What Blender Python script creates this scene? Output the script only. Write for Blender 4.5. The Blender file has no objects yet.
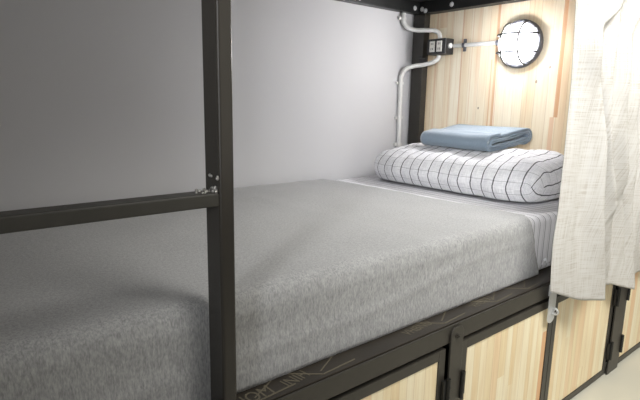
import bpy, bmesh, math, random
from mathutils import Vector, Matrix, noise
random.seed(4)
S = bpy.context.scene
COL = S.collection
PI = math.pi

# ------------------------------------------------------------------ helpers
def tag(o, label=None, cat=None, group=None, kind=None):
    if label: o['label'] = label
    if cat: o['category'] = cat
    if group: o['group'] = group
    if kind: o['kind'] = kind
    return o

def root(name, loc, label, cat, group=None):
    o = bpy.data.objects.new(name, None); COL.objects.link(o)
    o.empty_display_size = 0.05
    o.location = loc
    return tag(o, label, cat, group)

def link(name, bm, mat, parent=None, smooth=False, bevel=0.0, seg=2, recalc=True):
    """link a bmesh given in world coordinates as one mesh object, origin at its centre"""
    if recalc: bmesh.ops.recalc_face_normals(bm, faces=bm.faces)
    lo = Vector((1e9,)*3); hi = Vector((-1e9,)*3)
    for v in bm.verts:
        for i in range(3):
            lo[i] = min(lo[i], v.co[i]); hi[i] = max(hi[i], v.co[i])
    c = (lo+hi)/2; c.z = lo.z
    for v in bm.verts: v.co -= c
    me = bpy.data.meshes.new(name); bm.to_mesh(me); bm.free()
    o = bpy.data.objects.new(name, me); COL.objects.link(o)
    me.materials.append(mat)
    if smooth:
        for p in me.polygons: p.use_smooth = True
    w = Vector((0,0,0)); p = parent
    while p: w += p.location; p = p.parent
    o.parent = parent; o.location = c-w
    if bevel:
        m = o.modifiers.new('bevel', 'BEVEL'); m.width = bevel; m.segments = seg; m.limit_method = 'ANGLE'
        m.harden_normals = False
        for p in me.polygons: p.use_smooth = False
    return o

def box(bm, x0, x1, y0, y1, z0, z1):
    r = bmesh.ops.create_cube(bm, size=1.0)
    for v in r['verts']:
        v.co = Vector(((x0+x1)/2+v.co.x*(x1-x0), (y0+y1)/2+v.co.y*(y1-y0), (z0+z1)/2+v.co.z*(z1-z0)))
    return bm

def boxes(*bs):
    bm = bmesh.new()
    for b in bs: box(bm, *b)
    return bm

def catmull(pts, n=8):
    pts = [Vector(p) for p in pts]; out = []
    for i in range(len(pts)-1):
        p0 = pts[max(i-1,0)]; p1 = pts[i]; p2 = pts[i+1]; p3 = pts[min(i+2,len(pts)-1)]
        for k in range(n):
            t = k/n
            out.append(0.5*((2*p1)+(p2-p0)*t+(2*p0-5*p1+4*p2-p3)*t*t+(3*p1-p0-3*p2+p3)*t**3))
    out.append(pts[-1]); return out

def tube(bm, pts, r, n=12, cap=True):
    pts = [Vector(p) for p in pts]; rings = []
    t0 = (pts[1]-pts[0]).normalized()
    a = Vector((0,0,1)) if abs(t0.z) < .9 else Vector((1,0,0))
    nrm = t0.cross(a).normalized()
    for i, p in enumerate(pts):
        t = (pts[min(i+1,len(pts)-1)]-pts[max(i-1,0)]).normalized()
        nrm = (nrm-t*nrm.dot(t)).normalized(); b = t.cross(nrm)
        rings.append([bm.verts.new(p+(nrm*math.cos(2*PI*k/n)+b*math.sin(2*PI*k/n))*r) for k in range(n)])
    for i in range(len(rings)-1):
        for k in range(n):
            bm.faces.new((rings[i][k], rings[i][(k+1)%n], rings[i+1][(k+1)%n], rings[i+1][k]))
    if cap:
        bm.faces.new(rings[0][::-1]); bm.faces.new(rings[-1])
    return bm

def lathe_x(bm, prof, c, n=40):
    """profile of (distance towards -X, radius) turned about an X axis through c"""
    rings = []
    for d, r in prof:
        if r < 1e-5: rings.append([bm.verts.new((c[0]-d, c[1], c[2]))]); continue
        rings.append([bm.verts.new((c[0]-d, c[1]+r*math.cos(2*PI*k/n), c[2]+r*math.sin(2*PI*k/n))) for k in range(n)])
    for A, B in zip(rings, rings[1:]):
        for k in range(n):
            if len(A) == 1 and len(B) > 1: bm.faces.new((A[0], B[k], B[(k+1)%n]))
            elif len(B) == 1 and len(A) > 1: bm.faces.new((A[k], A[(k+1)%n], B[0]))
            elif len(A) > 1: bm.faces.new((A[k], A[(k+1)%n], B[(k+1)%n], B[k]))
    return bm

def cyl(bm, c, axis, r, h, n=16):
    d = Vector(axis).normalized(); c = Vector(c)
    return tube(bm, [c-d*h/2, c+d*h/2], r, n)

def bolt_bm(c, axis, r=.007):
    bm = bmesh.new(); d = Vector(axis).normalized(); c = Vector(c)
    tube(bm, [c, c+d*.0015], r*1.5, 18)
    tube(bm, [c+d*.0015, c+d*.0045], r*1.05, 6)
    tube(bm, [c+d*.0045, c+d*.008], r*.55, 12)
    return bm

def nz(x, y, z=0.0): return noise.noise(Vector((x, y, z)))
def sst(a, b, x):
    t = min(1, max(0, (x-a)/(b-a))); return t*t*(3-2*t)

# ------------------------------------------------------------------ materials
class M:
    def __init__(s, name, col=(.5,.5,.5), rough=.5, metal=0, spec=.5):
        s.m = bpy.data.materials.new(name); s.m.use_nodes = True
        s.t = s.m.node_tree; s.b = s.t.nodes['Principled BSDF']
        s.b.inputs['Base Color'].default_value = (*col, 1); s.b.inputs['Roughness'].default_value = rough
        s.b.inputs['Metallic'].default_value = metal; s.b.inputs['Specular IOR Level'].default_value = spec
    def n(s, typ, **kw):
        nd = s.t.nodes.new(typ)
        for k, v in kw.items():
            if isinstance(v, bpy.types.NodeSocket): s.t.links.new(v, nd.inputs[k.replace('_', ' ')] if not k.startswith('i') or not k[1:].isdigit() else nd.inputs[int(k[1:])])
            elif k.startswith('i') and k[1:].isdigit(): nd.inputs[int(k[1:])].default_value = v
            elif k.replace('_', ' ') in nd.inputs and k not in ('operation',): nd.inputs[k.replace('_', ' ')].default_value = v
            else: setattr(nd, k, v)
        return nd
    def math(s, op, a, b=0.0, c=None):
        kw = dict(i0=a, i1=b)
        if c is not None: kw['i2'] = c
        return s.n('ShaderNodeMath', operation=op, **kw).outputs[0]
    def coord(s, kind='Object'): return s.n('ShaderNodeTexCoord').outputs[kind]
    def xyz(s, v): return s.n('ShaderNodeSeparateXYZ', i0=v).outputs
    def comb(s, x, y, z): return s.n('ShaderNodeCombineXYZ', i0=x, i1=y, i2=z).outputs[0]
    def scale(s, v, sc): return s.n('ShaderNodeMapping', i0=v, i3=sc).outputs[0]
    def noise(s, v, sc, det=2.0, rough=.5): 
        return s.n('ShaderNodeTexNoise', Vector=v, Scale=sc, Detail=det, Roughness=rough).outputs['Fac']
    def ramp(s, f, stops, interp='LINEAR'):
        nd = s.n('ShaderNodeValToRGB', i0=f); cr = nd.color_ramp; cr.interpolation = interp
        while len(cr.elements) < len(stops): cr.elements.new(.5)
        for e, (p, c) in zip(cr.elements, stops): e.position = p; e.color = (*c, 1)
        return nd.outputs[0]
    def mix(s, f, a, b, blend='MIX'):
        nd = s.n('ShaderNodeMix', data_type='RGBA', blend_type=blend)
        for i, v in ((0, f), (6, a), (7, b)):
            if isinstance(v, bpy.types.NodeSocket): s.t.links.new(v, nd.inputs[i])
            else: nd.inputs[i].default_value = v if i == 0 else (*v, 1)
        return nd.outputs[2]
    def base(s, c): s.t.links.new(c, s.b.inputs['Base Color']); return s
    def bump(s, h, strength=.3, dist=.002):
        nd = s.n('ShaderNodeBump', Height=h, Strength=strength, Distance=dist)
        s.t.links.new(nd.outputs[0], s.b.inputs['Normal']); return s

def steel(name, col, rough):
    k = M(name, col, rough, 0, .5); co = k.coord()
    f = k.noise(co, 14, 3); r = k.math('MULTIPLY_ADD', f, .22, rough-.11)
    k.t.links.new(r, k.b.inputs['Roughness'])
    k.base(k.mix(k.noise(co, 40, 3), tuple(c*.8 for c in col), tuple(c*1.25 for c in col)))
    k.bump(k.noise(co, 160, 2), .03, .001)
    return k.m
m_steel = steel('black_painted_steel', (.030,.027,.023), .34)
m_post = M('smooth_post_steel', (.032,.029,.025), .24).m
m_frame = steel('dark_grey_steel', (.040,.036,.030), .38)
m_rail = steel('worn_rail_steel', (.040,.038,.033), .42)
m_beam = steel('upper_black_steel', (.008,.009,.009), .4)
m_weld = M('weld_metal', (.45,.44,.42), .35, .8).m
m_chrome = M('galvanised_metal', (.66,.67,.68), .38, .45).m
m_hinge = M('hinge_black', (.012,.012,.011), .45).m
m_gap = M('dark_recess', (.012,.011,.01), .8).m

def wood(name, axis, width, seedv, tones, joint=.9, streaks=(), knots=()):
    k = M(name, rough=.42); co = k.coord(); x = k.xyz(co)
    a = x[{'x':0,'y':1}[axis]]; z = x[2]
    au = k.math('ADD', a, 10.0+seedv)
    warp = k.noise(k.comb(k.math('MULTIPLY', au, 1.0), 0.0, 0.0), 9.0, 1)
    aw = k.math('MULTIPLY_ADD', warp, width*2.2, au)
    cell = k.math('FLOOR', k.math('DIVIDE', aw, width))
    fr = k.math('FRACT', k.math('DIVIDE', aw, width))
    w1 = k.n('ShaderNodeTexWhiteNoise', noise_dimensions='1D', W=cell).outputs[0]
    zz = k.math('FLOOR', k.math('DIVIDE', k.math('ADD', z, k.math('MULTIPLY', w1, 7.3)), joint))
    idv = k.comb(cell, zz, seedv)
    rnd = k.n('ShaderNodeTexWhiteNoise', noise_dimensions='3D', Vector=idv).outputs[0]
    colr = k.ramp(rnd, tones)
    g = k.noise(k.comb(k.math('MULTIPLY', au, 1.0), k.math('MULTIPLY', rnd, 40.0), k.math('MULTIPLY', z, .045)), 130.0, 3, .6)
    g2 = k.noise(k.comb(au, k.math('MULTIPLY', rnd, 17.0), k.math('MULTIPLY', z, .10)), 26.0, 2, .5)
    c = k.mix(.45, colr, k.ramp(g, [(.3,(.82,.73,.62)),(.58,(1,1,1))]), 'MULTIPLY')
    c = k.mix(.45, c, k.ramp(g2, [(.32,(.86,.74,.60)),(.52,(1,1,1))]), 'MULTIPLY')
    # thin joint lines between the staves
    e = k.math('LESS_THAN', k.math('ABSOLUTE', k.math('SUBTRACT', fr, .5)), .478)
    c = k.mix(k.math('MULTIPLY', k.math('SUBTRACT', 1.0, e), .35), c, (.42,.26,.13))
    for sc, sw, sz0, sz1, scol, sf in streaks:
        d = k.math('ABSOLUTE', k.math('SUBTRACT', a, sc)); d = k.math('LESS_THAN', d, sw/2)
        d = k.math('MULTIPLY', d, k.math('MULTIPLY', k.math('GREATER_THAN', z, sz0), k.math('LESS_THAN', z, sz1)))
        c = k.mix(k.math('MULTIPLY', d, sf), c, scol)
    for ky, kz in knots:
        dy = k.math('SUBTRACT', a, ky); dz = k.math('MULTIPLY', k.math('SUBTRACT', z, kz), .6)
        r2 = k.math('ADD', k.math('MULTIPLY', dy, dy), k.math('MULTIPLY', dz, dz))
        c = k.mix(k.math('MULTIPLY', k.math('LESS_THAN', r2, .0000105), .8), c, (.18,.11,.07))
    # small knots
    vo = k.n('ShaderNodeTexVoronoi', Vector=k.comb(au, k.math('MULTIPLY', cell, .0), k.math('MULTIPLY', z, .6)), Scale=5.0)
    kn = k.math('LESS_THAN', vo.outputs['Distance'], .028)
    c = k.mix(k.math('MULTIPLY', kn, .75), c, (.16,.09,.05))
    k.base(c); k.bump(g, .05, .001)
    return k.m
HEAD = [(0,(.84,.70,.49)),(.3,(.90,.80,.62)),(.62,(.92,.84,.68)),(.85,(.86,.74,.55)),(1,(.82,.64,.44))]
DOOR = [(0,(.87,.72,.46)),(.3,(.93,.82,.58)),(.62,(.95,.87,.66)),(.82,(.91,.78,.54)),(.94,(.88,.66,.42)),(1,(.80,.48,.26))]
OY, OZ = .502, .4744     # the panel's own origin
def stk(y, w, z0, z1, f, col=(.62,.30,.13)): return (y-OY, w, z0-OZ, z1-OZ, col, f)
m_wood_head = wood('laminated_pine_headboard', 'y', .044, 3.0, HEAD, 3.0,
    [stk(.296,.016,.94,1.4,.75), stk(.309,.018,.4,.94,.6,(.72,.42,.24)), stk(.571,.012,.4,1.4,.62), stk(.590,.006,.4,1.17,.55), stk(.560,.003,.4,1.25,.45),
     stk(.742,.007,.4,1.4,.45), stk(.800,.003,.4,1.4,.4), stk(.882,.008,.4,1.4,.35), stk(.690,.003,.9,1.4,.35), stk(.42,.003,.4,1.4,.3), stk(.66,.014,.4,1.4,.22,(.75,.5,.3))],
    [(.639-OY,.968-OZ),(.336-OY,1.129-OZ)])
m_wood = [wood('laminated_pine_door_%s' % c, 'x', .030, sd, DOOR) for c, sd in (('a',1.7),('b',5.2),('c',8.9),('d',12.4))]

# wall paint
k = M('wall_paint', (.60,.60,.615), .65); co = k.coord()
k.base(k.mix(k.noise(co, 1.5, 3), (.575,.575,.59), (.62,.62,.635))); k.bump(k.noise(co, 90, 2), .06, .001); m_wall = k.m
k = M('aisle_paint', (.34,.32,.29), .7); k.bump(k.noise(k.coord(), 90, 2), .05, .001); m_aisle = k.m
k = M('ceiling_paint', (.75,.74,.71), .8); k.bump(k.noise(k.coord(), 90, 2), .05, .001); m_ceil = k.m
# floor
k = M('screed_floor', rough=.30); co = k.coord()
k.base(k.mix(k.noise(co, 5, 4), (.60,.585,.50), (.66,.645,.56))); k.bump(k.noise(co, 120, 3), .04, .001); m_floor = k.m

# film-faced plywood
k = M('film_faced_plywood', rough=.36); co = k.coord()
k.base(k.mix(k.noise(co, 9, 4), (.020,.017,.014), (.050,.042,.033))); k.bump(k.noise(co, 200, 2), .1, .001); m_ply = k.m
m_print = M('faded_print', (.12,.105,.075), .5).m

# grey heather cover
k = M('grey_heather_cover', rough=.92, spec=.15); co = k.coord()
st = k.scale(co, (1,1,.28))
f1 = k.noise(st, 420, 2, .65); f2 = k.noise(st, 170, 2, .6); f3 = k.noise(co, 6, 2)
f = k.math('ADD', k.math('MULTIPLY', f1, .62), k.math('MULTIPLY', f2, .38))
c = k.ramp(f, [(.30,(.22,.222,.226)),(.5,(.345,.348,.352)),(.70,(.48,.48,.478))])
c = k.mix(.35, c, k.ramp(f3, [(.3,(.82,.82,.82)),(.7,(1,1,1))]), 'MULTIPLY')
k.base(c); k.bump(f, .3, .002); k.b.inputs['Sheen Weight'].default_value = .25; m_cover = k.m

# sheet: thin grey stripes across the bed
k = M('striped_sheet', rough=.85, spec=.2); co = k.coord(); x = k.xyz(co)
def stripes(k, a, period, width, soft=.0):
    fr = k.math('FRACT', k.math('DIVIDE', k.math('ADD', a, period*1000), period))
    return k.math('LESS_THAN', k.math('ABSOLUTE', k.math('SUBTRACT', fr, .5)), width/period/2)
wob = k.math('MULTIPLY_ADD', k.noise(co, 12, 1), .006, x[0])
s1 = stripes(k, wob, .033, .0042); s2 = stripes(k, k.math('ADD', wob, .009), .033, .0025); s3 = stripes(k, x[1], .05, .002)
c = k.mix(k.math('MULTIPLY', s1, .75), (.80,.80,.83), (.26,.26,.28))
c = k.mix(k.math('MULTIPLY', s2, .5), c, (.38,.38,.40))
c = k.mix(k.math('MULTIPLY', s3, .12), c, (.45,.45,.48))
k.base(c); k.bump(k.noise(co, 400, 2), .2, .001); m_sheet = k.m

# pillow check (UV in metres)
k = M('checked_pillowcase', rough=.88, spec=.2); uv = k.coord('UV'); x = k.xyz(uv)
wv = k.noise(k.comb(x[0], x[1], 0.0), 14, 2)
u = k.math('MULTIPLY_ADD', wv, .010, x[0]); v = k.math('MULTIPLY_ADD', wv, .010, x[1])
a1 = stripes(k, u, .0455, .0042); b1 = stripes(k, v, .0455, .0026)
fine = k.math('ADD', k.noise(k.scale(uv, (1,.08,1)), 420, 1), k.noise(k.scale(uv, (.08,1,1)), 420, 1))
wide = stripes(k, k.math('ADD', u, .012), .0455, .014); wide2 = stripes(k, k.math('ADD', v, .012), .0455, .014)
c = k.ramp(k.math('MULTIPLY', fine, .5), [(.36,(.62,.62,.65)),(.62,(.84,.84,.86))])
c = k.mix(k.math('MULTIPLY', wide, .10), c, (.45,.45,.50)); c = k.mix(k.math('MULTIPLY', wide2, .08), c, (.45,.45,.50))
c = k.mix(k.math('MULTIPLY', b1, .42), c, (.16,.16,.18))
c = k.mix(k.math('MULTIPLY', a1, .88), c, (.045,.047,.055))
k.base(c); k.bump(k.noise(uv, 300, 2), .15, .001); m_pillow = k.m

k = M('blue_grey_fleece', rough=.95, spec=.1); co = k.coord()
f = k.noise(co, 220, 3, .7); k.base(k.mix(f, (.16,.215,.275), (.27,.335,.40))); k.bump(f, .5, .002)
k.b.inputs['Sheen Weight'].default_value = .35; m_fleece = k.m

# slub curtain (UV in metres)
k = M('slub_curtain', rough=.9, spec=.1); uv = k.coord('UV'); x = k.xyz(uv)
h = k.noise(k.scale(uv, (.045,1,1)), 330, 1, .6); vv = k.noise(k.scale(uv, (1,.03,1)), 330, 1, .6)
f = k.math('MULTIPLY', k.math('ADD', h, vv), .5)
c = k.ramp(f, [(.36,(.50,.47,.425)),(.46,(.60,.582,.548)),(.58,(.645,.635,.61))])
k.base(c); k.bump(f, .35, .002)
tr = k.n('ShaderNodeBsdfTranslucent'); k.t.links.new(c, tr.inputs['Color'])
mx = k.n('ShaderNodeMixShader', i0=.16); k.t.links.new(k.b.outputs[0], mx.inputs[1]); k.t.links.new(tr.outputs[0], mx.inputs[2])
k.t.links.new(mx.outputs[0], k.t.nodes['Material Output'].inputs['Surface']); m_curtain = k.m

k = M('white_conduit', (.78,.78,.76), .4); k.base(k.mix(k.noise(k.coord(), 60, 2), (.72,.72,.69), (.80,.80,.79))); m_pvc = k.m
k = M('black_box_plastic', (.016,.016,.017), .42); k.bump(k.noise(k.coord(), 300, 2), .1, .001); m_box = k.m
m_socket = M('white_socket', (.74,.73,.68), .4).m
m_slot = M('socket_slot', (.03,.03,.03), .6).m
m_cage = M('lamp_grey_metal', (.12,.122,.138), .4, .3).m
k = M('lit_lamp_glass', (.9,.9,.92), .25)
k.b.inputs['Emission Color'].default_value = (1,.97,.95,1); k.b.inputs['Emission Strength'].default_value = 2.2
tr = k.n('ShaderNodeBsdfTransparent'); mx = k.n('ShaderNodeMixShader', i0=.55)
k.t.links.new(k.b.outputs[0], mx.inputs[1]); k.t.links.new(tr.outputs[0], mx.inputs[2])
k.t.links.new(mx.outputs[0], k.t.nodes['Material Output'].inputs['Surface'])
m_glass = k.m

# ------------------------------------------------------------------ the setting
def struct(name, bm, mat, label=None):
    o = link(name, bm, mat); o['kind'] = 'structure'
    if label: o['label'] = label
    return o
XL, XR, YB, YO, ZC = -3.3, 3.2, 1.0, -2.1, 2.75
struct('floor', boxes((XL,XR,YO,YB,-.05,0)), m_floor)
struct('wall_back', boxes((XL,XR,YB,YB+.06,0,ZC)), m_wall)
struct('wall_front', boxes((XL,XR,YO-.06,YO,0,ZC)), m_aisle)
struct('wall_left', boxes((XL-.06,XL,YO-.06,YB+.06,0,ZC)), m_aisle)
struct('wall_right', boxes((XR,XR+.06,YO-.06,YB+.06,0,ZC)), m_aisle)
struct('ceiling', boxes((XL-.06,XR+.06,YO-.06,YB+.06,ZC,ZC+.05)), m_ceil)

# ------------------------------------------------------------------ bunk bed frame
ZB = .4734          # top of the bed base
bed = root('bunk_bed', (-1.0,.5,0), 'black steel bunk bed frame with pine headboard and storage space underneath', 'bunk bed')
post = link('post', boxes((-1.606,-1.581,.0,.047,ZB+.001,2.2)), m_post, bed, bevel=.0042, seg=4)
rail = link('guard_rail', boxes((-2.25,-1.606,.001,.036,.8285,.8490)), m_rail, bed, bevel=.003, seg=3)
bm = bmesh.new()
for i in range(26):
    t = random.random(); r = random.uniform(.0015,.0036)
    c = (-1.607-random.random()**2*.028, .004+t*.028, .850+random.uniform(-.0005,.0012)) if i < 17 else (-1.6068, .004+t*.025, .852+random.random()**2*.022)
    s = bmesh.ops.create_icosphere(bm, subdivisions=1, radius=r)
    for v in s['verts']: v.co += Vector(c)
w = link('weld_bead', bm, m_weld, rail, smooth=True); w['label'] = 'rough silvery weld'
link('side_rail', boxes((-2.2,.09,0,.0055,.430,ZB-.001),(-2.2,.09,.0055,.045,.430,.4355)), m_frame, bed, bevel=.0012)
board = link('bed_board', boxes((-2.2,-.002,.0085,.992,.4555,ZB)), m_ply, bed, bevel=.001)
# faded print on the plywood edge
def text(body, x, y, size, rot, sx=1.0):
    cu = bpy.data.curves.new('printed_lettering', 'FONT'); cu.body = body; cu.size = size; cu.extrude = .00015
    cu.align_x = 'LEFT'
    o = bpy.data.objects.new('printed_lettering', cu); COL.objects.link(o); cu.materials.append(m_print)
    bpy.context.view_layer.update()
    me = bpy.data.meshes.new_from_object(o.evaluated_get(bpy.context.evaluated_depsgraph_get()))
    bpy.data.objects.remove(o); o = bpy.data.objects.new('printed_lettering', me); COL.objects.link(o)
    if not me.materials: me.materials.append(m_print)
    o.parent = board; o.location = Vector((x, y, ZB+.0003))-(board.location+bed.location)
    o.rotation_euler = (0,0,rot); o.scale = (sx,1,1)
    o['label'] = 'faded pale lettering'
    return o
text('NOM', -1.570, .018, .044, math.radians(4), .78)
text('INIH', -1.462, .020, .040, math.radians(10), .75)
text('VHBNU', -1.128, .027, .034, math.radians(4), .85)
text('VHBNU', -.868, .028, .034, math.radians(4), .85)
def stroke(p, q, w=.004):
    bm = bmesh.new()
    p = Vector((*p, ZB+.0004)); q = Vector((*q, ZB+.0004)); d = (q-p).normalized(); n = Vector((-d.y, d.x, 0))*w/2
    vs = [bm.verts.new(a) for a in (p-n, q-n, q+n, p+n)]; vs2 = [bm.verts.new(a.co-Vector((0,0,.0003))) for a in vs]
    bm.faces.new(vs); bm.faces.new(vs2[::-1])
    for i in range(4): bm.faces.new((vs[i], vs2[i], vs2[(i+1)%4], vs[(i+1)%4]))
    o = link('printed_border', bm, m_print, board); o['label'] = 'faded pale border line'
for x0 in (-1.545, -1.395, -1.02, -.80, -.64):
    stroke((x0-.05,.068), (x0+.012,.018)); stroke((x0+.012,.018), (x0+.10,.024)); 
    stroke((x0-.11,.064), (x0-.05,.067))
    stroke((x0+.015,.030), (x0+.07,.060), .003)

# floor uprights that divide the lockers; the first has a rounded tab bolted over the side rail
def upright(x0, x1, ztop, rounded, bolts, mat):
    bm = bmesh.new(); n = 8; r = .018
    if rounded:
        prof = [(x0,.0015),(x1,.0015)]
        prof += [(x1-r+r*math.cos(a), ztop-r+r*math.sin(a)) for a in [PI/2*i/n for i in range(n+1)]]
        prof += [(x0+r-r*math.sin(a), ztop-r+r*math.cos(a)) for a in [PI/2*i/n for i in range(n+1)]]
    else: prof = [(x0,.0015),(x1,.0015),(x1,ztop),(x0,ztop)]
    A = [bm.verts.new((x,-.0062,z)) for x, z in prof]; B = [bm.verts.new((x,-.0008,z)) for x, z in prof]
    bm.faces.new(A); bm.faces.new(B[::-1])
    for i in range(len(A)): bm.faces.new((A[i],B[i],B[(i+1)%len(A)],A[(i+1)%len(A)]))
    o = link('upright', bm, mat, bed, bevel=.0012)
    for bx, bz in bolts: link('bolt', bolt_bm((bx,-.0062,bz),(0,-1,0),.0045), m_frame, o)
    return o
upright(-1.012,-.963,.468,True,[(-.990,.446)],m_frame)
upright(-.012,.082,.468,False,[],m_frame)
upright(-2.05,-2.0,.468,True,[(-2.025,.446)],m_frame)
# head end
link('corner_post', boxes((-.040,-.034,.927,.992,ZB+.001,1.386),(-.034,-.001,.927,.933,ZB+.001,1.386)), m_steel, bed, bevel=.001)
hb = link('headboard', boxes((.0005,.019,.012,.992,ZB+.001,1.386)), m_wood_head, bed, bevel=.001)
link('head_post', boxes((-.030,-.0005,.001,.046,ZB+.001,2.2)), m_steel, bed, bevel=.002)
ub = link('wall_beam', boxes((-2.2,-.041,.958,.993,1.387,1.440)), m_beam, bed, bevel=.0015)
for bx, bz in ((-.425,1.407),(-.075,1.409)): link('bolt', bolt_bm((bx,.958,bz),(0,-1,0)), m_chrome, ub)
hbm = link('head_beam', boxes((-.040,.0195,.048,.993,1.387,1.440)), m_beam, bed, bevel=.0015)
for by, bz in ((.945,1.407),(.782,1.408),(.925,1.398)): link('bolt', bolt_bm((-.040,by,bz),(-1,0,0)), m_chrome, hbm)
link('front_beam', boxes((-2.2,.0195,.001,.046,1.387,1.440)), m_beam, bed, bevel=.0015)
link('upper_board', boxes((-2.2,.0195,.001,.993,1.4405,1.458)), m_ply, bed)
link('support_bracket', boxes((-.0415,-.070,.905,.927,1.186,1.198),(-.0415,-.0405,.905,.945,1.170,1.198)), m_hinge, bed, bevel=.001)

# ------------------------------------------------------------------ storage lockers
def locker(name, label, x0, x1, doors, side=-1):
    t = root(name, ((x0+x1)/2,.25,0), label, 'locker', 'storage lockers under the bunk')
    link('locker_body', boxes((x0,x1,.020,.026,.004,.428),(x0,x0+.012,.026,.95,.004,.428),(x1-.012,x1,.026,.95,.004,.428),(x0+.012,x1-.012,.94,.95,.004,.428)), m_gap, t)
    for d0, d1, w0, w1, wm, hinge in doors:
        zt, zb_, wt, wb = .4185, .0045, .394, .0265
        fr = link('door', boxes((d0,w0,.0015,.018,zb_,zt),(w1,d1,.0015,.018,zb_,zt),(w0,w1,.0015,.018,wt,zt),(w0,w1,.0015,.018,zb_,wb)), m_frame, t, bevel=.001)
        link('door_panel', boxes((w0+.0003,w1-.0003,.0045,.0175,wb+.0003,wt-.0003)), wm, fr)
        for z in (.31,.10):
            s = d0-.0035 if hinge < 0 else d1+.0035
            bm = bmesh.new(); tube(bm, [(s,-.0095,z-.035),(s,-.0095,z+.035)], .0052, 12)
            for dz in (-.012,.012): tube(bm, [(s,-.0095,z+dz-.0008),(s,-.0095,z+dz+.0008)], .0060, 12)
            box(bm, min(s,s-hinge*.016), max(s,s-hinge*.016), -.0075,-.0002, z-.030, z+.030)
            link('hinge', bm, m_hinge, fr)
    return t
locker('locker', 'storage locker with pine door in the bottom centre, nearest to the guard rail post', -1.99,-1.017,
       [(-1.985,-1.51,-1.96,-1.535,m_wood[3],-1),(-1.505,-1.0195,-1.480,-1.0445,m_wood[0],1)])
lk = locker('locker.001', 'two-door storage locker with silver latch, partly below the curtain hem', -.959,-.0145,
       [(-.957,-.4885,-.932,-.5125,m_wood[1],-1),(-.4855,-.0165,-.4620,-.0390,m_wood[2],1)])
locker('locker.002', 'storage locker at the right edge, beyond the double-hinged upright', .085,1.05,
       [(.088,.56,.110,.535,m_wood[0],-1),(.565,1.045,.59,1.02,m_wood[1],1)])
# silver hasp between the two doors
hz = bmesh.new()
bmX0, bmX1 = -.552,-.510
n = 10
prof = [(bmX0,.452),(bmX0,.372)]+[(-.531+.021*math.cos(PI+PI*i/n), .372+.018*math.sin(PI+PI*i/n)) for i in range(1,n)]+[(bmX1,.372),(bmX1,.452)]
A = [hz.verts.new((x,-.0125,z)) for x, z in prof]; B = [hz.verts.new((x,-.0095,z)) for x, z in prof]
hz.faces.new(A); hz.faces.new(B[::-1])
for i in range(len(A)): hz.faces.new((A[i],B[i],B[(i+1)%len(A)],A[(i+1)%len(A)]))
hasp = link('latch', hz, m_chrome, lk, bevel=.0008); hasp['label'] = 'silver hasp latch'
bm = boxes((-.538,-.519,-.0094,-.0003,.436,.470)); tube(bm, [(-.548,-.0110,.453),(-.509,-.0110,.453)], .0038, 12)
link('latch_hinge', bm, m_chrome, hasp)
bm = bmesh.new(); tube(bm, catmull([(-.5285,-.0125,.402),(-.5285,-.0255,.400),(-.5285,-.030,.392),(-.5285,-.0255,.384),(-.5285,-.0125,.382)],5), .0026, 10)
link('staple', bm, m_chrome, hasp, smooth=True)
bm = bmesh.new(); tube(bm, [(-.5285+.011,-.016,.388),(-.5285+.011,-.0128,.388)], .011, 20); link('latch_washer', bm, m_chrome, hasp)
bm = bmesh.new(); cyl(bm, (-.5175,-.0165,.388), (0,1,0), .004, .001, 14); link('latch_hole', bm, m_gap, hasp)

# ------------------------------------------------------------------ mattress
ZM = .664
def rounded_block(bm, x0, x1, y0, y1, z0, z1, r, nx, fn=None):
    pass
mt = root('mattress', (-1.05,.52,ZB), 'mattress in white sheet with thin grey stripes, mostly under the grey cover', 'mattress')
bm = boxes((-2.16,-.045,.066,.985,ZB+.001,ZM-.0085))
bmesh.ops.bevel(bm, geom=list(bm.edges), offset=.028, segments=5, affect='EDGES', profile=.6)
bmesh.ops.bisect_plane
sheet = link('fitted_sheet', bm, m_sheet, mt, smooth=True)
bm = bmesh.new()
tube(bm, catmull([(-.46,.0655,.50),(-.455,.0635,.515),(-.448,.0625,.508),(-.440,.0640,.516),(-.43,.0655,.500),(-.40,.0655,.498)],6), .0022, 8)
link('elastic_hem', bm, m_sheet, mt, smooth=True)

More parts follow.
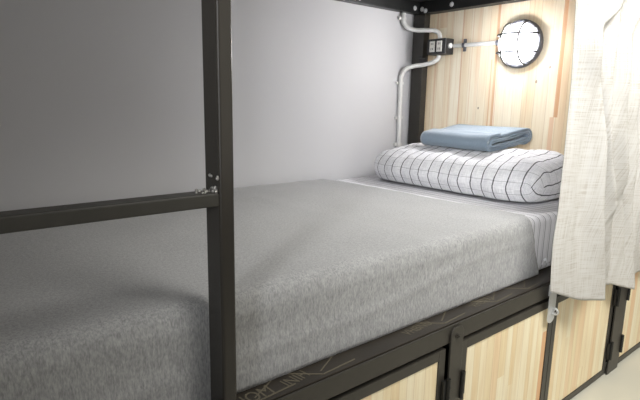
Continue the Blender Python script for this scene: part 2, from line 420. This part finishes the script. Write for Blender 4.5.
# grey cover: a cloth that runs across the top and down the front
def cover():
    bm = bmesh.new()
    y1, yf, r = .987, .0575, .030
    prof = []                                  # (y, z, s) along the section from the wall to the foot of the front
    N = 46
    prof += [(y1, ZM-.030, 0), (y1-.004, ZM-.008, 0)]
    for i in range(N+1): prof.append((y1-.012+(yf+r-y1+.012)*i/N, ZM, 0))
    for i in range(1,7):
        a = PI/2*i/6; prof.append((yf+r-r*math.sin(a), ZM-r+r*math.cos(a), 1))
    for i in range(1,19): prof.append((yf+.004*math.sin(i/18*PI)-0*i, ZM-r-(ZM-r-ZB-.0015)*i/18, 2))
    NX = 190; x0 = -2.165; rows = []
    for (y, z, k) in prof:
        d = (y1-y)                              # end line of the cover
        xe = -.588+.016*sst(0,.1,y1-y) + (.020 if y < .3 else .012*sst(.9,.3,y))
        if k == 2: xe = -.560+.075*((ZM-r-z)/(ZM-r-ZB))+.0
        if k == 1: xe = -.562
        row = []
        for j in range(NX+1):
            x = x0+(xe-x0)*j/NX
            h = .0035*nz(x*3.2,y*3.4,1.3)+.0018*nz(x*9,y*8,4.1)
            # fold crease across the bed and soft dents
            cx = -1.045+.03*(1-y)+.012*nz(y*4,2.2)
            cr = .0016*math.exp(-((x-cx)/.030)**2)-.0022*math.exp(-((x-cx-.06)/.05)**2)
            cr += .0012*math.exp(-((x+1.45+.02*nz(y*3,7))/.03)**2)
            hem = .0003*math.exp(-((x-xe+.014)/.010)**2)
            p = Vector((x,y,z))
            if k == 0: p.z += h+cr+hem if 0 < d else 0
            elif k == 1:
                nrm = Vector((0, y-(yf+r), z-(ZM-r))).normalized(); p += nrm*(h+cr*.8+hem)
            else:
                t = (ZM-r-z)/(ZM-r-ZB)
                wv = .0045*nz(x*5,z*7,9.0)+.0025*nz(x*11,z*5,3.0)
                # sagging diagonal fold lines on the front
                zc = .565+.035*nz(x*2.0,5.5)+.04*(x+1.3)
                wv += .0035*math.exp(-((z-zc)/.012)**2)
                p.y -= (wv+cr*.5*(1-t)+hem)*math.sin(min(1,t*3)*PI/2)*(1-.7*t*t) + .002
                if t > .8: p.y += .004*((t-.8)/.2)**2
            row.append(bm.verts.new(p))
        rows.append(row)
    for A, B in zip(rows, rows[1:]):
        for j in range(NX): bm.faces.new((A[j],A[j+1],B[j+1],B[j]))
    return bm
bm = cover()
cv = link('bed_cover', bm, m_cover, smooth=True, recalc=True)
tag(cv, 'grey heathered cover spread over the mattress and hanging down its front', 'bed cover')
me = cv.data
# make sure normals face out, then give the cloth thickness inwards
if sum(p.normal.z for p in me.polygons if abs(p.normal.z) > .8) < 0: me.flip_normals()
md = cv.modifiers.new('thickness','SOLIDIFY'); md.thickness = .0022; md.offset = -1

# ------------------------------------------------------------------ pillow
def pillow():
    bm = bmesh.new(); uvl = bm.loops.layers.uv.new('UVMap')
    NU, NV = 72, 40
    L, Wd = .765, .40
    y0, xc, zb = .527, -.238, .6665
    grid = {}
    def prof(a, p, q): return max(0.0, 1-abs(a)**p)**q
    for side in (1,-1):
        for i in range(NU+1):
            for j in range(NV+1):
                a = -1+2*i/NU; b = -1+2*j/NV
                if side < 0 and (i in (0,NU) or j in (0,NV)): grid[(side,i,j)] = grid[(1,i,j)]; continue
                a2 = math.sin(a*PI/2)*.55+a*.45; b2 = math.sin(b*PI/2)*.6+b*.4
                th = prof(a2,(9 if a2 > 0 else 11),(.45 if a2 > 0 else .40))*prof(b2,3.8,.5)
                pin = 1-.055*(a2*a2)*(1-b2*b2*0)                     # sides drawn in a little
                y = y0 + a2*L/2*(1-.045*(1-b2*b2)*0-.03*b2*b2); x = xc + b2*Wd/2*(1-.03*a2*a2-.20*abs(a2)**9); y -= .03*(y-y0)/(L/2)*abs(b2)**6
                w = .008*nz(x*9,y*7,2)+.007*nz(x*16,y*16,7)+.0045*nz(x*30,y*26,9)
                if side > 0:
                    z = zb+.050+ th*(.095 + .009*(-a2) + .018*b2) + w*min(1,th*2)
                else:
                    z = zb+.050- th*(.080)*prof(b2,6,.3)
                    z = max(zb, z + .5*w*(1-th))
                # front lower edge puckers
                if b < -.2: x += .010*nz(y*13,z*10,4)*(-b)
                grid[(side,i,j)] = bm.verts.new((x,y,z))
    arc = {}; arcu = {}
    for side in (1,-1):
        for i in range(NU+1):
            s = 0; prev = None
            for j in range(NV+1):
                v = grid[(side,i,j)].co
                if prev is not None: s += (Vector((v.x,0,v.z))-Vector((prev.x,0,prev.z))).length
                arc[(side,i,j)] = s*side; prev = v
        for j in range(NV+1):
            prev = None; s = 0
            for i in range(NU+1):
                v = grid[(side,i,j)].co
                if prev is not None: s += (v-prev).length
                arcu[(side,i,j)] = s; prev = v
            mid = arcu[(side,NU//2,j)]
            for i in range(NU+1): arcu[(side,i,j)] -= mid
        for i in range(NU):
            for j in range(NV):
                ks = [(side,i,j),(side,i+1,j),(side,i+1,j+1),(side,i,j+1)]
                vs = [grid[q] for q in ks]
                if len(set(vs)) < 3: continue
                if side < 0: ks = ks[::-1]; vs = vs[::-1]
                try: f = bm.faces.new(vs)
                except ValueError: continue
                for lp, q in zip(f.loops, ks): lp[uvl].uv = (arcu[q], arc[q])
    return bm
pl = link('pillow', pillow(), m_pillow, smooth=True)
tag(pl, 'plump pillow in a pale grey checked case lying at the headboard', 'pillow')

# ------------------------------------------------------------------ folded blanket on the pillow
def blanket():
    bm = bmesh.new()
    W2, th = .118, .0068
    pts = []
    # flattened spiral, from the inside outwards: 3 turns = 6 layers
    pitch = .0090; turns = 3; n = 26
    def stad(t, half, rad):                    # t in 0..1 around a stadium
        P = 2*(2*half)+2*PI*rad; s = t*P
        if s < 2*half: return (-half+s, rad)
        s -= 2*half
        if s < PI*rad: a = PI/2-s/rad; return (half+rad*math.cos(a), rad*math.sin(a))
        s -= PI*rad
        if s < 2*half: return (half-s, -rad)
        s -= 2*half; a = -PI/2-s/rad; return (-half+rad*math.cos(a), rad*math.sin(a))
    K = 64
    for tI in range(turns*K+6):
        t = tI/K; rad = .0042+pitch*t
        pts.append(Vector(stad(t % 1.0, W2-.018, rad)))
    rad_max = .0042+pitch*turns
    NY = 26; rows = []
    cx, cy = -.165, .535; ybase0, ybase1 = -.172, .172
    for k in range(NY+1):
        row = []
        f = k/NY
        for m, p in enumerate(pts):
            t = m/K
            y = ybase0+(ybase1-ybase0)*f
            # ends of the layers are uneven
            e = .012*nz(t*1.7,3.3)+.006*nz(t*7,8.1)
            y += e*(1-f)+.008*nz(t*2.3,11.0)*f
            x = p.x + .004*nz(y*9,p.x*8,2)
            sq = .88+.12*sst(-.12,.10,p.x)
            z = (p.y+rad_max)*sq + .0028*nz(p.x*22,y*9,1)+.0035*(1-f)*nz(p.x*30,p.y*120,6)
            row.append(bm.verts.new((x,y,z)))
        rows.append(row)
    for A, B in zip(rows, rows[1:]):
        for j in range(len(pts)-1): bm.faces.new((A[j],A[j+1],B[j+1],B[j]))
    M_ = Matrix.Translation((cx,cy,.8265)) @ Matrix.Rotation(math.radians(-6.5),4,'Y') @ Matrix.Rotation(math.radians(-.9),4,'X') @ Matrix.Rotation(math.radians(-7),4,'Z')
    bm.transform(M_)
    return bm
bl = link('folded_blanket', blanket(), m_fleece, smooth=True)
tag(bl, 'blue-grey fleece blanket folded flat on top of the checked pillow', 'blanket')
md = bl.modifiers.new('thickness','SOLIDIFY'); md.thickness = .0062; md.offset = 0

# ------------------------------------------------------------------ curtain
def curtain():
    bm = bmesh.new(); uvl = bm.loops.layers.uv.new('UVMap')
    bot = [(-.598,-.034,.474),(-.535,-.048,.449),(-.463,-.060,.425),(-.368,-.064,.414),(-.318,-.050,.410),(-.250,-.030,.407),(-.19,-.022,.404),
           (-.12,-.042,.386),(-.047,-.056,.366),(-.005,-.040,.372),(.05,-.022,.380),(.115,-.018,.384),(.20,-.035,.384),(.28,-.05,.383),(.36,-.03,.380),(.44,-.05,.38)]
    nb = len(bot)
    le = [(1.372,-.660),(1.238,-.645),(1.05,-.622),(.84,-.613),(.70,-.609),(.62,-.618),(.55,-.612),(.45,-.598)]
    ridges = [  # path of the crest (z, x), depth, width before and behind the crest
        ([(1.372,-.385),(1.25,-.480),(1.19,-.545),(1.145,-.595),(1.06,-.545),(.90,-.500),(.70,-.465),(.52,-.398),(.36,-.362)], .044, .045, .007),
        ([(1.372,-.36),(1.263,-.428),(1.20,-.472),(1.143,-.488),(1.05,-.490),(.92,-.462),(.71,-.350),(.43,-.20),(.36,-.17)], .038, .024, .010),
        ([(1.372,-.25),(1.25,-.322),(1.18,-.366),(1.06,-.364),(.89,-.315),(.63,-.184),(.36,-.09)], .038, .026, .010),
        ([(1.372,-.15),(1.20,-.225),(1.0,-.235),(.75,-.17),(.36,-.05)], .036, .030, .011),
        ([(1.372,-.05),(1.0,-.13),(.75,-.08),(.36,.05)], .022, .03, .016),
        ([(1.372,.06),(1.0,.0),(.75,.05),(.36,.15)], .024, .03, .016),
        ([(1.372,.19),(1.0,.12),(.75,.16),(.36,.27)], .024, .03, .016)]
    def at(path, z):
        for (z1,x1),(z0,x0) in zip(path, path[1:]):
            if z >= z0: t = (z-z0)/(z1-z0); t = min(1,t); return x0+(x1-x0)*t
        return path[-1][1]
    RP = [[sum(at(r[0], 1.372-1.0*min(max(q+d,0),100)/100) for d in range(-4,5))/9 for q in range(101)] for r in ridges]
    for rp in RP: rp[0] = rp[1]
    def ledge(z):
        for (z1,x1),(z0,x0) in zip(le, le[1:]):
            if z >= z0: t = (z-z0)/(z1-z0); return x0+(x1-x0)*t
        return le[-1][1]
    bc = catmull([Vector(b) for b in bot], 24); NU = len(bc)-1; NVv = 120
    ZT = 1.372; V = []
    for i in range(NVv+1):
        row = []
        v = i/NVv
        for j in range(NU+1):
            u = j/NU; b = bc[j]
            z = ZT+(b.z-ZT)*v
            xl = ledge(z); 
            x = b.x + (xl-(-.598))*(1-u)**1.5
            # pleats: strong and regular near the rod, joining into the hem folds lower down
            ph = 2*PI*(u*12.0+.25*math.sin(v*2.4+u*7)+.12*nz(u*9,v*2.0))
            A = .006*(1-.6*sst(.25,1,v))
            edge = sst(0,.05,u)
            yb = -.040+(b.y+.040)*sst(.15,1.0,v)
            y = yb + edge*(A*math.sin(ph)+.005*nz(u*24,v*3,3)+.0025*nz(u*60,v*5,5))
            q = min(99.999,max(0,(1.372-z)*100)); qi = int(q); qf = q-qi
            for r, rp in zip(ridges, RP):
                dd = x-(rp[qi]*(1-qf)+rp[qi+1]*qf)
                fade = .75+.25*sst(.5,.9,z) if r is ridges[0] else .42+.58*sst(.45,.9,z)
                if dd < 0: y -= edge*fade*r[1]*math.exp(-(dd/r[2])**2)
                else: y -= edge*fade*r[1]*(math.exp(-(dd/r[3])**2)-.45*math.exp(-((dd-.022)/.014)**2))
            y = -.010-math.log(1+math.exp((-y-.010)/.006))*.006
            row.append((bm.verts.new((x,y,z)), x, z))
        V.append(row)
    S_ = [0]
    for j in range(NU): S_.append(S_[-1]+(Vector((bc[j+1].x,bc[j+1].y,0))-Vector((bc[j].x,bc[j].y,0))).length*1.15)
    for i in range(NVv):
        for j in range(NU):
            f = bm.faces.new((V[i][j][0],V[i][j+1][0],V[i+1][j+1][0],V[i+1][j][0]))
            for lp,(a,b_) in zip(f.loops,((i,j),(i,j+1),(i+1,j+1),(i+1,j))): lp[uvl].uv = (S_[b_], V[a][b_][2])
    return bm
cu = link('curtain', curtain(), m_curtain, smooth=True)
tag(cu, 'cream slub-weave curtain drawn back at the head of the bunk', 'curtain')
md = cu.modifiers.new('thickness','SOLIDIFY'); md.thickness = .0016; md.offset = 0

bm = bmesh.new(); tube(bm, [(-.72,-.034,1.381),(.52,-.034,1.381)], .006, 14)
link('curtain_rod', bm, m_beam, bed, smooth=False)
for x in (-.715, .015): link('rod_bracket', boxes((x-.006,x+.006,-.040,.0005,1.3878,1.392)), m_beam, bed)
# ------------------------------------------------------------------ electrical fittings
# double socket box
sb = root('socket_box', (-.03,.838,1.2), 'black surface-mounted socket box with two white outlets beside the corner post', 'socket box')
link('box_body', boxes((-.0600,-.0005,.787,.888,1.2005,1.2675)), m_box, sb, bevel=.002)
for y0 in (.844,.805):
    so = link('socket', boxes((-.0635,-.0601,y0,y0+.028,1.211,1.257)), m_socket, sb, bevel=.001)
    for yy, zz, h in ((.008,1.241,.009),(.017,1.241,.009),(.008,1.219,.009),(.017,1.219,.009)):
        link('socket_slot', boxes((-.0641,-.0634,y0+yy,y0+yy+.0028,zz,zz+h)), m_slot, so)
link('cable_gland', cyl(bmesh.new(), (-.030,.7835,1.236), (0,1,0), .0115, .007), m_pvc, sb)
def conduit(name, label, pts, r, clips):
    t = root(name, pts[0], label, 'conduit pipe', 'white electrical conduits')
    bm = bmesh.new(); tube(bm, catmull(pts, 10), r, 14); link('pipe', bm, m_pvc, t, smooth=True)
    for c, ax in clips:
        bm = bmesh.new(); d = Vector(ax).normalized(); c = Vector(c)
        tube(bm, [c-d*.006, c+d*.006], r+.0022, 16)
        # saddle feet against the surface
        if abs(ax[2]) > .5: box(bm, c.x-.024, c.x+.024, c.y+r*.2, c.y+r+.0005, c.z-.006, c.z+.006)
        else: box(bm, c.x+r*.2, c.x+r+.0005, c.y-.006, c.y+.006, c.z-.026, c.z+.026)
        link('clip', bm, m_pvc if abs(ax[2]) > .5 else m_cage, t)
    return t
R = .0098
conduit('conduit', 'short white conduit curving from the upper beam down to the socket box top',
        [(-.120,.985,1.386),(-.120,.985,1.366),(-.116,.983,1.343),(-.100,.972,1.322),(-.075,.945,1.312),(-.055,.905,1.310),(-.038,.868,1.306),(-.030,.848,1.292),(-.030,.842,1.2690)], R,
        [((-.120,.985,1.362),(0,0,1))])
conduit('conduit.001', 'tall white conduit running down the back wall from the socket box to the mattress',
        [(-.030,.842,1.199),(-.032,.846,1.182),(-.042,.866,1.168),(-.055,.905,1.158),(-.072,.945,1.153),(-.098,.972,1.140),(-.113,.984,1.112),(-.115,.988,1.08),(-.113,.988,1.0),(-.110,.988,.85),(-.108,.988,.705)], R,
        [((-.115,.988,1.075),(0,0,1)),((-.1115,.988,.915),(0,0,1)),((-.1095,.988,.79),(0,0,1))])
conduit('conduit.002', 'straight white conduit across the pine headboard between socket box and round lamp',
        [(-.0105,.778,1.236),(-.0105,.72,1.236),(-.0105,.65,1.235),(-.0105,.562,1.234)], .0088,
        [((-.0105,.725,1.236),(0,1,0))])
# bulkhead lamp
LC = (0.0,.463,1.222)
lp = root('bulkhead_lamp', (0,.463,1.13), 'lit round bulkhead lamp with wire cage on the pine headboard', 'lamp')
bm = bmesh.new(); lathe_x(bm, [(.0005,0),(.0005,.090),(.004,.0935),(.016,.0935),(.022,.090),(.024,.082),(.022,.078),(.018,.0)], LC, 56)
link('lamp_housing', bm, m_cage, lp, smooth=True, bevel=0)
bm = bmesh.new(); lathe_x(bm, [(.0185,0),(.0185,.0770)]+[(.022+.070*math.sin(a), .0775*math.cos(a)) for a in [PI/2*i/14 for i in range(14)]]+[(.092,0)], LC, 56)
link('lamp_glass', bm, m_glass, lp, smooth=True)['label'] = 'glowing white glass dome'
bm = bmesh.new()
def wire(yoff, vertical):
    pts = []
    rr = .088
    h = math.sqrt(rr*rr-yoff*yoff)
    for i in range(21):
        a = -PI/2+PI*i/20
        s = h*math.sin(a); d = .026+.074*math.cos(a)*(h/rr)
        pts.append((LC[0]-d, LC[1]+(yoff if vertical else s), LC[2]+(s if vertical else yoff)))
    tube(bm, pts, .0035, 8)
for o_ in (-.036,.036): wire(o_, True)
for o_ in (-.034,.034): wire(o_, False)
link('wire_cage', bm, m_hinge, lp, smooth=True)['label'] = 'thin dark wire guard'
bm = bmesh.new(); cyl(bm, (-.0125,.5585,1.2335), (0,1,0), .0115, .014); link('cable_gland', bm, m_cage, lp)
for a in (0.6,2.5,-.5,-2.4):
    link('guard_screw', bolt_bm((-.023,LC[1]+.0865*math.cos(a),LC[2]+.0865*math.sin(a)),(-1,0,0),.0028), m_chrome, lp)

# ------------------------------------------------------------------ light
def area(name, loc, sx, sy, power, col, rot=(0,0,0)):
    l = bpy.data.lights.new(name, 'AREA'); l.shape = 'RECTANGLE'; l.size = sx; l.size_y = sy; l.energy = power; l.color = col
    o = bpy.data.objects.new(name, l); COL.objects.link(o); o.location = loc; o.rotation_euler = rot; return o
al = area('added_aisle_fill', (-.85,-1.05,2.2), 1.3,.7, 12, (1,.978,.92))  # unseen fill added above the aisle to brighten cover, pillow and lockers
al.rotation_euler = Vector((.72,1.2,-1.55)).to_track_quat('-Z','Y').to_euler(); al.data.spread = math.radians(105)
area('added_front_fill', (.2,-2.05,1.35), 2.0,1.7, 4.2, (1,.93,.78), (PI/2,0,0))  # added broad warm fill at the front wall; no window is built there
al = area('added_end_fill', (-3.25,-1.1,1.50), .45,.9, 3.5, (.98,.99,1))  # added narrow-beam fill, out of view, aimed at the headboard and pillow front
al.rotation_euler = Vector((3.25,1.62,-.42)).to_track_quat('-Z','Y').to_euler(); al.data.spread = math.radians(42)
al = area('added_highlight_strip', (-2.9,-1.9,1.12), .03,1.2, 2.0, (.96,.98,1))  # unseen strip light added to draw the bright line on the post corner
al.rotation_euler = Vector((1.3,1.85,0)).to_track_quat('-Z','Y').to_euler()
l = bpy.data.lights.new('lamp_bulb', 'POINT'); l.energy = 2.6; l.color = (1,.985,.99); l.shadow_soft_size = .045
o = bpy.data.objects.new('lamp_bulb', l); COL.objects.link(o); o.location = (LC[0]-.064, LC[1], LC[2])
l = area('lamp_reflector', (LC[0]-.034, LC[1], LC[2]), .13,.13, 7, (1,.985,.99), (0,PI/2,0)); l.data.shape = 'DISK'
w = bpy.data.worlds.new('room_air'); S.world = w; w.use_nodes = True
w.node_tree.nodes['Background'].inputs[0].default_value = (.8,.85,1,1); w.node_tree.nodes['Background'].inputs[1].default_value = .02

# ------------------------------------------------------------------ camera
yaw, pitch, roll = .8765, -.19, .0183
fw = Vector((math.cos(pitch)*math.cos(yaw), math.cos(pitch)*math.sin(yaw), math.sin(pitch)))
rt = Vector((math.sin(yaw), -math.cos(yaw), 0)); up = rt.cross(fw)
c_, s_ = math.cos(roll), math.sin(roll)
r2 = rt*c_+up*s_; u2 = up*c_-rt*s_
cam = bpy.data.cameras.new('camera'); co = bpy.data.objects.new('camera', cam); COL.objects.link(co)
m = Matrix((r2,u2,-fw)).transposed().to_4x4(); m.translation = Vector((-1.9657,-.6619,.9834)); co.matrix_world = m
cam.sensor_fit = 'HORIZONTAL'; cam.sensor_width = 36; cam.lens = 36*511.64/640; cam.clip_start = .02
S.camera = co
vs = S.view_settings
S.display_settings.display_device = 'sRGB'
vs.view_transform = 'Standard'; vs.look = 'None'; vs.gamma = 1; vs.use_curve_mapping = False; vs.exposure = 0.84
